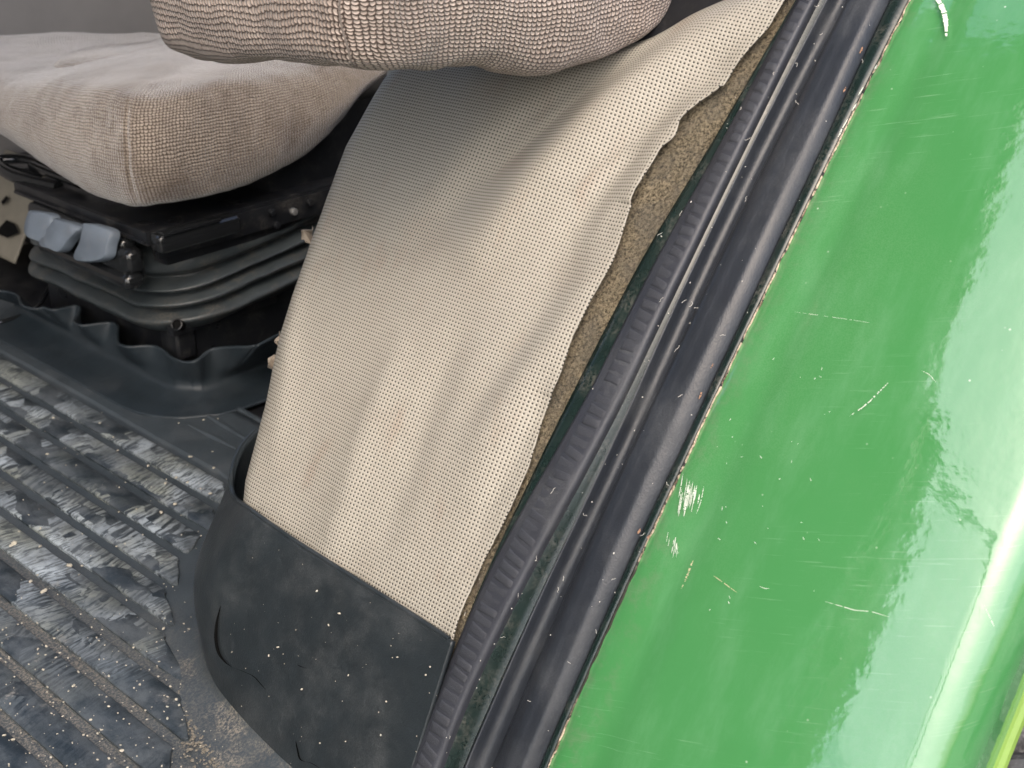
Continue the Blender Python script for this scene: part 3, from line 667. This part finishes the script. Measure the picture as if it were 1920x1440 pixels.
streak([(1725, 700), (1740, 708), (1752, 722)], .7, M['scuff'], rag=.4)
streak([(1488, 590), (1560, 600), (1640, 612)], .35, M['scuff'], rag=.7)
for k in range(34):
    x, y = random.uniform(1330, 1560), random.uniform(660, 1150)
    if x < 1336+(762-y)*.46+25: continue
    a = random.uniform(0, 3.1); l = random.uniform(2, 7)
    streak([(x, y), (x+l*math.cos(a)*.5, y+l*math.sin(a)*.6), (x+l*math.cos(a), y+l*math.sin(a))], random.uniform(.35, 1.), M['scuff'], rag=.5, n=7)
# chips on the pillar edge
for (x, y, l) in ((1613, 98, 12), (1582, 172, 10), (1312, 745, 14), (1197, 1000, 11), (1215, 1010, 6), (1333, 690, 8)):
    streak([(x+2, y-l*.5), (x, y), (x-3, y+l*.5)], 2.6, M['rust'], 'rust_chip', rag=.6, n=12, parent=dp, off=.0004)
for (x, y, l) in ((1612, 175, 16), (1600, 205, 14), (1580, 240, 26), (1573, 255, 12), (1640, 130, 8)):
    streak([(x+l*.3, y-l*.5), (x, y), (x-l*.3, y+l*.5)], 1.3, M['scuff'], 'bare_chip', rag=.5, n=12, parent=dp, off=.0004)

# ================================================================== TYRE
ty = thing('rear_tyre', 'grey lugged rear tyre showing below the outer edge of the green fender', 'tyre')
cx, cz, R0 = 1.16, -.15, .585
prof = [(.40, .33), (.42, .50), (.36, .565), (.20, .585), (.05, .585), (-.08, .565), (-.14, .50), (-.12, .33)]
pr = spline(prof, 30); th = np.linspace(0, 2*np.pi, 121)[:-1]
tg = np.stack([np.stack([cx+r*np.cos(th), np.full(120, y), cz+r*np.sin(th)], 1) for y, r in pr])
grid('carcass', tg, M['tyre'], ty, closed=True)
bm = bmesh.new(); boxm(bm, (0, 0, 0), (.26, .05, .035), None, .008, 2); lm = bpy.data.meshes.new('tread_lug'); bmesh.ops.recalc_face_normals(bm, faces=bm.faces); bm.to_mesh(lm); bm.free(); lm.materials.append(M['tyre'])
for k in range(40):
    a = 2*math.pi*k/40; o = bpy.data.objects.new('tread_lug', lm); COL.objects.link(o); o.parent = ty
    er = Vector((math.cos(a), 0, math.sin(a))); et_ = Vector((-math.sin(a), 0, math.cos(a)))
    R = Matrix((Vector((0, 1, 0)), et_, er)).transposed() @ Matrix.Rotation(.5 if k % 2 else -.5, 3, 'Z')
    o.matrix_world = Matrix.Translation(Vector((cx, .23 if k % 2 else .03, cz)) + er*(R0+.008)) @ R.to_4x4()

# ================================================================== SEAT
st = thing('operator_seat', 'brown-grey knitted driver seat with padded armrest on a black bellows suspension', 'seat')
def cushion(name, per, secs, ctr, mat, parent, n=220, rows_n=80, closed=False, seam_at=None, lump=.003, turn=False, deep=.0028):
    per = np.array(per, float); ps = spline(per, n)
    G = []
    for ins, kb, add in secs:
        xy = ps[:, :2]; v = np.array(ctr)[None]-xy; d = np.linalg.norm(v, axis=1)[:, None]
        q = xy + v/d*np.minimum(ins, d*.97); z = lerp(ps[:, 2], ps[:, 3], kb) + add
        G.append(np.concatenate([q, z[:, None]], 1))
    G = np.stack(G); G = np.stack([spline(G[:, k], rows_n) for k in range(n)], 1)
    if seam_at is not None:
        kx = np.argmin(np.hypot(ps[:, 0]-seam_at[0], ps[:, 1]-seam_at[1])); sl_ = np.concatenate([[0], np.cumsum(np.linalg.norm(np.diff(ps[:, :2], axis=0), axis=1))])
        g_ = deep*np.exp(-((sl_-sl_[kx])/.003)**2)
        v = np.array([ctr[0], ctr[1]])[None]-ps[:, :2]; v /= np.linalg.norm(v, axis=1)[:, None]
        rowf = np.clip(1.15-np.abs(np.linspace(0, 1, rows_n)-.40)/.30, 0, 1)
        G[:, :, :2] += (rowf[:, None]*g_[None])[:, :, None]*v[None]
    if lump:
        for a in range(G.shape[0]):
            for b in range(G.shape[1]):
                p = Vector(G[a, b]); G[a, b] += lump*np.array(mnoise.noise_vector(p*14)) + lump*.35*np.array(mnoise.noise_vector(p*45))
    uv = None
    if turn:
        du = np.quantile(np.linalg.norm(np.diff(G, axis=1), axis=2), .8, axis=0); dv = np.quantile(np.linalg.norm(np.diff(G, axis=0), axis=2), .8, axis=1)
        U_, V_ = np.meshgrid(np.concatenate([[0], np.cumsum(du)]), np.concatenate([[0], np.cumsum(dv)])); uv = np.stack([U_, V_], -1)
        sel = np.arange(n) <= kx; uv[:, sel] = uv[:, sel][:, :, ::-1] + np.array([.0, .4]); sel2 = np.arange(n) > n*.66; uv[:, sel2] = uv[:, sel2][:, :, ::-1] + np.array([.0, .4])
        uv[:, :, 0] += .04*np.sin(uv[:, :, 1]*14)*0
    return grid(name, G, mat, parent, uv=uv, closed=closed)
#            x     y     zbot  ztop
per = [(.80, 1.86, .30, .36), (.742, 1.76, .29, .355), (.734, 1.66, .288, .352), (.733, 1.568, .283, .352), (.731, 1.49, .269, .362), (.731, 1.42, .258, .370), (.730, 1.35, .254, .375), (.731, 1.30, .255, .378),
       (.735, 1.262, .259, .378), (.752, 1.243, .263, .377), (.79, 1.236, .260, .377), (.85, 1.237, .259, .377), (.92, 1.239, .266, .373), (.98, 1.243, .281, .372), (1.03, 1.246, .303, .374), (1.08, 1.252, .335, .378), (1.16, 1.27, .352, .385), (1.30, 1.30, .355, .39)]
secs = [(.13, 0, .020), (.06, 0, .004), (.022, 0, .0), (.004, .18, 0), (-.004, .42, 0), (.0, .66, 0), (.012, .88, .002), (.030, 1, .005), (.062, 1, .011), (.11, 1, .014), (.20, 1, .014), (.34, 1, .006), (.6, 1, -.01)]
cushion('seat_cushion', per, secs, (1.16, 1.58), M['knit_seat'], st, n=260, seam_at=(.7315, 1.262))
bol = [(.80+.22*math.cos(a), 1.60+.10*math.sin(a), .33, .405) for a in np.linspace(0, 2*math.pi, 13)[:-1]]
bper = np.array([(.95+.13*math.cos(a), 1.56+.08*math.sin(a), .33, .362) for a in np.linspace(0, 2*np.pi, 60)])
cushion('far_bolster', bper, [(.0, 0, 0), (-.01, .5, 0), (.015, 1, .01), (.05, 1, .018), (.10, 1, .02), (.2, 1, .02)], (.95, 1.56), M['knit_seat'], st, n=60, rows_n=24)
# top plate of the suspension
box('top_plate', (.985, 1.428, .2195), (.455, .305, .012), M['steel'], st, .002)
box('front_flange', (.7545, 1.428, .2185), (.006, .312, .017), M['steel'], st, .0015)
box('flange_bead', (.7500, 1.428, .2145), (.004, .305, .004), M['steel'], st, .0015)
box('side_rail', (.985, 1.2695, .208), (.45, .008, .030), M['steel'], st, .002)
bm = bmesh.new(); boxm(bm, (.812, 1.262, .215), (.115, .024, .022), None, .006, 3); boxm(bm, (.80, 1.256, .2275), (.08, .016, .005), None, .002); fin('rail_end_cap', bm, M['gloss'], st)
for x, z in ((.925, .214), (.93, .196), (.958, .207), (.985, .213)):
    bm = bmesh.new(); cylm(bm, (x, 1.263, z), (0, 1, 0), .0045, .007, 14, .001); fin('rail_bolt', bm, M['steel' if x != .958 else 'bright'], st)
box('lower_rail', (.985, 1.29, .186), (.42, .03, .014), M['steel'], st, .003)
# adjuster with three blue-grey paddles
ah = None
bm = bmesh.new()
for (x, y, z, sx, sy, sz_) in ((.752, 1.425, .192, .024, .225, .040), (.746, 1.325, .182, .030, .06, .040), (.742, 1.30, .190, .022, .03, .03), (.738, 1.39, .167, .026, .21, .020)):
    boxm(bm, (x, y, z), (sx, sy, sz_), None, .010, 3)
ah = fin('adjuster_handle', bm, M['gloss'], st)
tilt = Matrix.Rotation(math.radians(-52), 3, 'Y')
for pts in ([(52, 392), (97, 404), (84, 452), (62, 452), (44, 440), (44, 415)], [(99, 407), (147, 424), (128, 452), (110, 474), (88, 468), (68, 455)], [(152, 416), (176, 419), (208, 432), (203, 462), (196, 486), (165, 494), (133, 487), (146, 452)]):
    bm = bmesh.new(); lay = []
    c2 = np.mean(pts, 0)
    for sc, back in ((1., .014), (1., .003), (.93, .0)):
        ring = []
        for (x, y) in spline(pts + [pts[0]], 36)[:-1]:
            x, y = c2 + (np.array((x, y))-c2)*sc*.94
            zc_ = plane(x, y, 0, .722); f = (zc_[2]-.16)/.06
            p = plane(x, y, 0, .704 + .020*f); ring.append(bm.verts.new((p[0]+back, p[1]+back*.2, p[2]-back*.3)))
        lay.append(ring)
    n = len(lay[0])
    for a, b in zip(lay, lay[1:]):
        for k in range(n): bm.faces.new((a[k], a[(k+1) % n], b[(k+1) % n], b[k]))
    bm.faces.new(lay[-1]); bm.faces.new(lay[0][::-1])
    fin('handle_paddle', bm, M['knob'], ah, ang=60)
box('seat_pan', (1.17, 1.46, .265), (.44, .32, .11), M['steel'], st, .012)
# bellows
def rrect(off, n=160, x0=.772, x1=1.28, y0=1.275, y1=1.655, r=.075):
    x0, x1, y0, y1, r = x0-off, x1+off, y0-off, y1+off, max(.02, r+off)
    pts = []
    for cx_, cy_, a0 in ((x0+r, y0+r, math.pi), (x1-r, y0+r, 1.5*math.pi), (x1-r, y1-r, 0), (x0+r, y1-r, .5*math.pi)):
        pts += [(cx_+r*math.cos(a0+t), cy_+r*math.sin(a0+t)) for t in np.linspace(0, math.pi/2, 14)]
    p = np.array(pts+[pts[0]]); s = np.concatenate([[0], np.cumsum(np.linalg.norm(np.diff(p, axis=0), axis=1))])
    q = np.linspace(0, s[-1], n, endpoint=False); return np.stack([np.interp(q, s, p[:, 0]), np.interp(q, s, p[:, 1])], 1)
rings = [(-.05, .200), (-.018, .192), (-.004, .183), (.000, .174), (-.012, .166), (-.016, .162), (-.002, .156), (.004, .151), (-.004, .146), (-.014, .142), (.0, .137), (.009, .132), (.004, .126), (-.010, .122), (.002, .117), (.013, .111), (.008, .103), (-.006, .094), (-.03, .086), (-.06, .082)]
BG = []
for off, z in rings:
    q = rrect(off); near = np.exp(-((q[:, 0]-.80)**2+(q[:, 1]-1.30)**2)/.02)
    dz = .06*(q[:, 0]-.80) - .055*(q[:, 1]-1.29) - .010*near*(z < .18) + .0065*np.array([mnoise.noise(Vector((a*8, b*8, z*22))) for a, b in q]) + .002*np.array([mnoise.noise(Vector((a*30, b*30, z*30))) for a, b in q])
    BG.append(np.concatenate([q, (z+dz)[:, None]], 1))
BG = np.stack(BG); BG = np.stack([spline(BG[:, k], 90) for k in range(BG.shape[1])], 1)
grid('bellows', BG, M['bellow'], st, closed=True)
# base with its socket post
box('base_frame', (1.0, 1.47, .045), (.40, .335, .10), M['steel'], st, .006)
bm = bmesh.new(); boxm(bm, (.803, 1.315, .068), (.030, .040, .052), None, .008, 3); boxm(bm, (.86, 1.296, .088), (.16, .016, .014), None, .004); sp = fin('socket_post', bm, M['steel'], st)
hp = plane(331, 611, 0, .783); bm = bmesh.new(); cylm(bm, (hp[0]+.004, hp[1], hp[2]), (-1, -.55, .75), .0062, .012, 18, .0008); fin('socket_hole', bm, M['hole'], sp)
bm = bmesh.new(); c = Vector((hp[0]+.0015, hp[1]-.001, hp[2]+.001)); ax = Vector((-1, -.55, .75)).normalized(); u = ax.orthogonal().normalized(); v = ax.cross(u)
tubem(bm, [c+(u*math.cos(t)+v*math.sin(t))*.0068+ax*.0035 for t in np.linspace(0, 2*math.pi, 25)], .0009, 6, False); fin('socket_rim', bm, M['steel'], sp)
# lever at the far front corner of the seat
lv = thing('seat_lever', 'glossy black looped lever under the left end of the seat cushion', 'lever')
lc = [plane(x, y, 2, .225) for x, y in ((110, 352), (70, 343), (30, 332), (4, 318), (-6, 305), (10, 300), (50, 302), (95, 318), (135, 335))]
bm = bmesh.new(); tubem(bm, spline(lc, 40), [.0085]*40, 12); fin('lever_loop', bm, M['gloss'], lv)
bm = bmesh.new(); tubem(bm, spline([plane(60, 310, 2, .232), plane(95, 325, 2, .235), plane(150, 345, 2, .235)], 12), .006, 10); boxm(bm, plane(70, 314, 2, .224), (.05, .075, .008), None, .003); fin('lever_web', bm, M['gloss'], lv)

# ================================================================== ARMREST
ap = [(.505, .70, .530, .63), (.505, .66, .534, .63), (.507, .632, .537, .63), (.513, .612, .537, .63), (.535, .603, .535, .63), (.58, .602, .527, .63), (.63, .604, .5255, .63), (.684, .604, .5125, .63), (.73, .603, .5095, .63), (.785, .604, .5105, .63), (.825, .607, .520, .63), (.852, .616, .536, .63), (.866, .64, .55, .63), (.868, .70, .55, .63), (.862, .80, .55, .63), (.82, .835, .54, .63), (.70, .84, .53, .63), (.58, .838, .524, .63), (.535, .832, .519, .63), (.512, .818, .521, .63), (.505, .785, .522, .63), (.505, .73, .527, .63), (.505, .70, .530, .63)]
sec_a = [(.12, 0, .012), (.06, 0, .002), (.030, 0, .0), (.012, 0, .004), (.002, .14, 0), (-.003, .35, 0), (-.002, .6, 0), (.004, .85, 0), (.02, 1, 0), (.06, 1, .006), (.12, 1, .009), (.22, 1, .010), (.4, 1, .010)]
o = cushion('armrest', ap, sec_a, (.67, .71), M['knit_arm'], st, n=320, rows_n=90, seam_at=(.513, .612), lump=.0052, turn=True, deep=.0007)
# ================================================================== OTHER CAB PARTS
fa = thing('far_arch_panel', 'beige panel, coloured dark for shade, with dark tears at the far left, below the seat lever', 'trim panel')
zz = np.linspace(.012, .15, 24); q = np.zeros((24, 30, 3))
for i, z in enumerate(zz):
    for j, y in enumerate(np.linspace(1.84, 1.985, 30)): q[i, j] = (.845+.62*z, y, z+.012)
grid('vinyl_cover', q, M['vinyl_shade'], fa, thick=.003)
box('arch_body', (1.19, 1.915, .078), (.50, .145, .150), M['steel'], fa, .01)
for pl_ in ([(0, 425), (12, 412), (28, 420), (36, 436), (14, 446), (-6, 438)], [(2, 378), (12, 366), (16, 372), (5, 386)]):
    bm = bmesh.new(); vs = []
    for x, y in pl_:
        r = ray(x, y); t = (.845-.0075+.62*(CP[2]-.012)-CP[0])/(r[0]-.62*r[2]); vs.append(bm.verts.new(CP+r*t))
    bm.faces.new(vs); fin('tear', bm, M['hole'], fa)
cb = thing('floor_cable', 'thin black cable lying on the floor at the far left', 'cable')
bm = bmesh.new(); tubem(bm, spline([plane(x, y, 2, .008) for x, y in ((100, 520), (88, 548), (72, 572), (40, 592), (0, 604), (-60, 612))], 30), .0035, 8); fin('cable_sheath', bm, M['gloss'], cb)

# ================================================================== DIRT
def lump(bm, c, r, n, flat=.45):
    res = bmesh.ops.create_icosphere(bm, subdivisions=1, radius=1.)
    sx, sy = random.uniform(.7, 1.5), random.uniform(.6, 1.); a = random.uniform(0, 6.28); sd_ = random.uniform(0, 99)
    R = Vector((0, 0, 1)).rotation_difference(n).to_matrix() @ Matrix.Rotation(a, 3, 'Z')
    for v in res['verts']:
        k = 1+.45*mnoise.noise(v.co*1.7+Vector((sd_, 0, 0))); v.co = Vector(c) + R @ Vector((v.co.x*sx*r*k, v.co.y*sy*r*k, v.co.z*r*flat*k))
bm = bmesh.new(); UPV = Vector((0, 0, 1))
BIG = [(27, 1018, 9), (130, 1060, 8), (82, 1108, 8), (57, 1090, 5), (75, 1024, 4), (70, 1078, 4), (22, 1022, 6), (278, 873, 6), (357, 856, 6), (330, 895, 5), (352, 904, 5), (376, 916, 4), (394, 925, 4), (310, 906, 5), (328, 945, 6), (302, 960, 6), (260, 1240, 0), (138, 1285, 4), (112, 1224, 3), (297, 1268, 3), (228, 1407, 4), (183, 1375, 3), (88, 851, 4), (205, 740, 5), (228, 735, 5), (370, 766, 4), (382, 787, 4), (401, 877, 4), (100, 783, 4), (187, 793, 4), (76, 990, 5), (35, 996, 3)]
for x, y, r in BIG:
    if r: lump(bm, plane(x, y, 2, .0042), r*.00040, UPV, .5)
for _ in range(650):
    x, y = random.uniform(0, 420), random.uniform(700, 1440)
    p = plane(x, y, 2, .0040)
    if p[1] < .62 or random.random() > (.25 + .75*(y > 1150)): continue
    lump(bm, p, random.uniform(.0003, .0010)*random.choice((1, 1, 1.5)), UPV, .6)
bm2 = bmesh.new()
for _ in range(1500):                                  # gritty patch at the foot of the flap
    x, y = random.gauss(430, 55), random.gauss(1345, 55)
    p = plane(x, y, 2, .0022)
    if x < 330 or y < 1225 or (x-430)*.95 > (y-1245): continue
    lump(bm2, p, random.uniform(.0005, .0019), UPV, .6)
tag(fin('mat_grit', bm2, M['grit'], None, smooth=False), 'brown grit caked on the black mat at the foot of the side flap', 'dirt', kind='stuff')
tag(fin('mat_crumb', bm, M['crumb'], None, smooth=False), 'dry pale crumbs and grit scattered over the black floor mat', 'dirt', kind='stuff')
bm = bmesh.new()
for x, y, r in ((523, 1213, 3), (506, 1229, 2.4), (533, 1226, 1.5), (638, 1150, 3), (618, 1172, 2.5), (568, 1292, 2.4), (655, 1266, 2.2), (596, 1108, 2.5), (600, 1064, 0), (747, 1232, 2), (726, 1315, 2), (716, 1378, 2), (712, 1335, 2), (808, 1250, 2), (800, 1265, 2), (650, 1390, 1.8), (602, 1393, 1.8), (437, 1222, 1.6), (463, 1253, 1.6)):
    if r: lump(bm, hitmat(x, y), r*.00036, Vector((-.8, -.3, .5)).normalized(), .5)
for _ in range(60):
    x, y = random.uniform(430, 830), random.uniform(1000, 1440)
    lump(bm, hitmat(x, y), random.uniform(.00015, .0004), Vector((-.8, -.3, .5)).normalized(), .5)
tag(fin('flap_speck', bm, M['crumb'], None, smooth=False), 'tiny pale specks stuck to the black rubber side flap', 'dirt', kind='stuff')
bm = bmesh.new()
LN = ['tl', 'tr', 'tr', 'fin', 'ch', 'h1', 'h2', 'br', 'st']
for _ in range(170):                                   # specks and curled fibres caught on the seals
    z = random.uniform(.02, .56); k = random.choice(LN); y = lines[k](z) + random.gauss(0, .0045)
    if not lines['st'](z) < y < lines['felt'](z): continue
    p = Vector(A(y, z, .0075 if lines['br'](z) < y < lines['h1'](z) else (.0058 if y > lines['tr'](z) else .0045)))
    t = Vector((PD(z), 0, 1)).normalized(); n = Vector((-1, 0, PD(z))).normalized()
    if random.random() < .72: lump(bm, p-n*.0015, random.uniform(.0002, .0006), n, .6)
    else:
        a = random.uniform(0, 6.28); l = random.uniform(.002, .006); pts = []; d = a
        q = p
        for i in range(7):
            pts.append(q.copy()); d += random.uniform(-.9, .9); q = q + (t*math.cos(d)+Vector((0, 1, 0))*math.sin(d))*l/6 + n*random.uniform(-.0002, .0002)
        tubem(bm, pts, .00016, 4)
tag(fin('seal_lint', bm, M['lint'], None, smooth=False), 'pale specks and curled lint caught along the black door seals', 'dirt', kind='stuff')
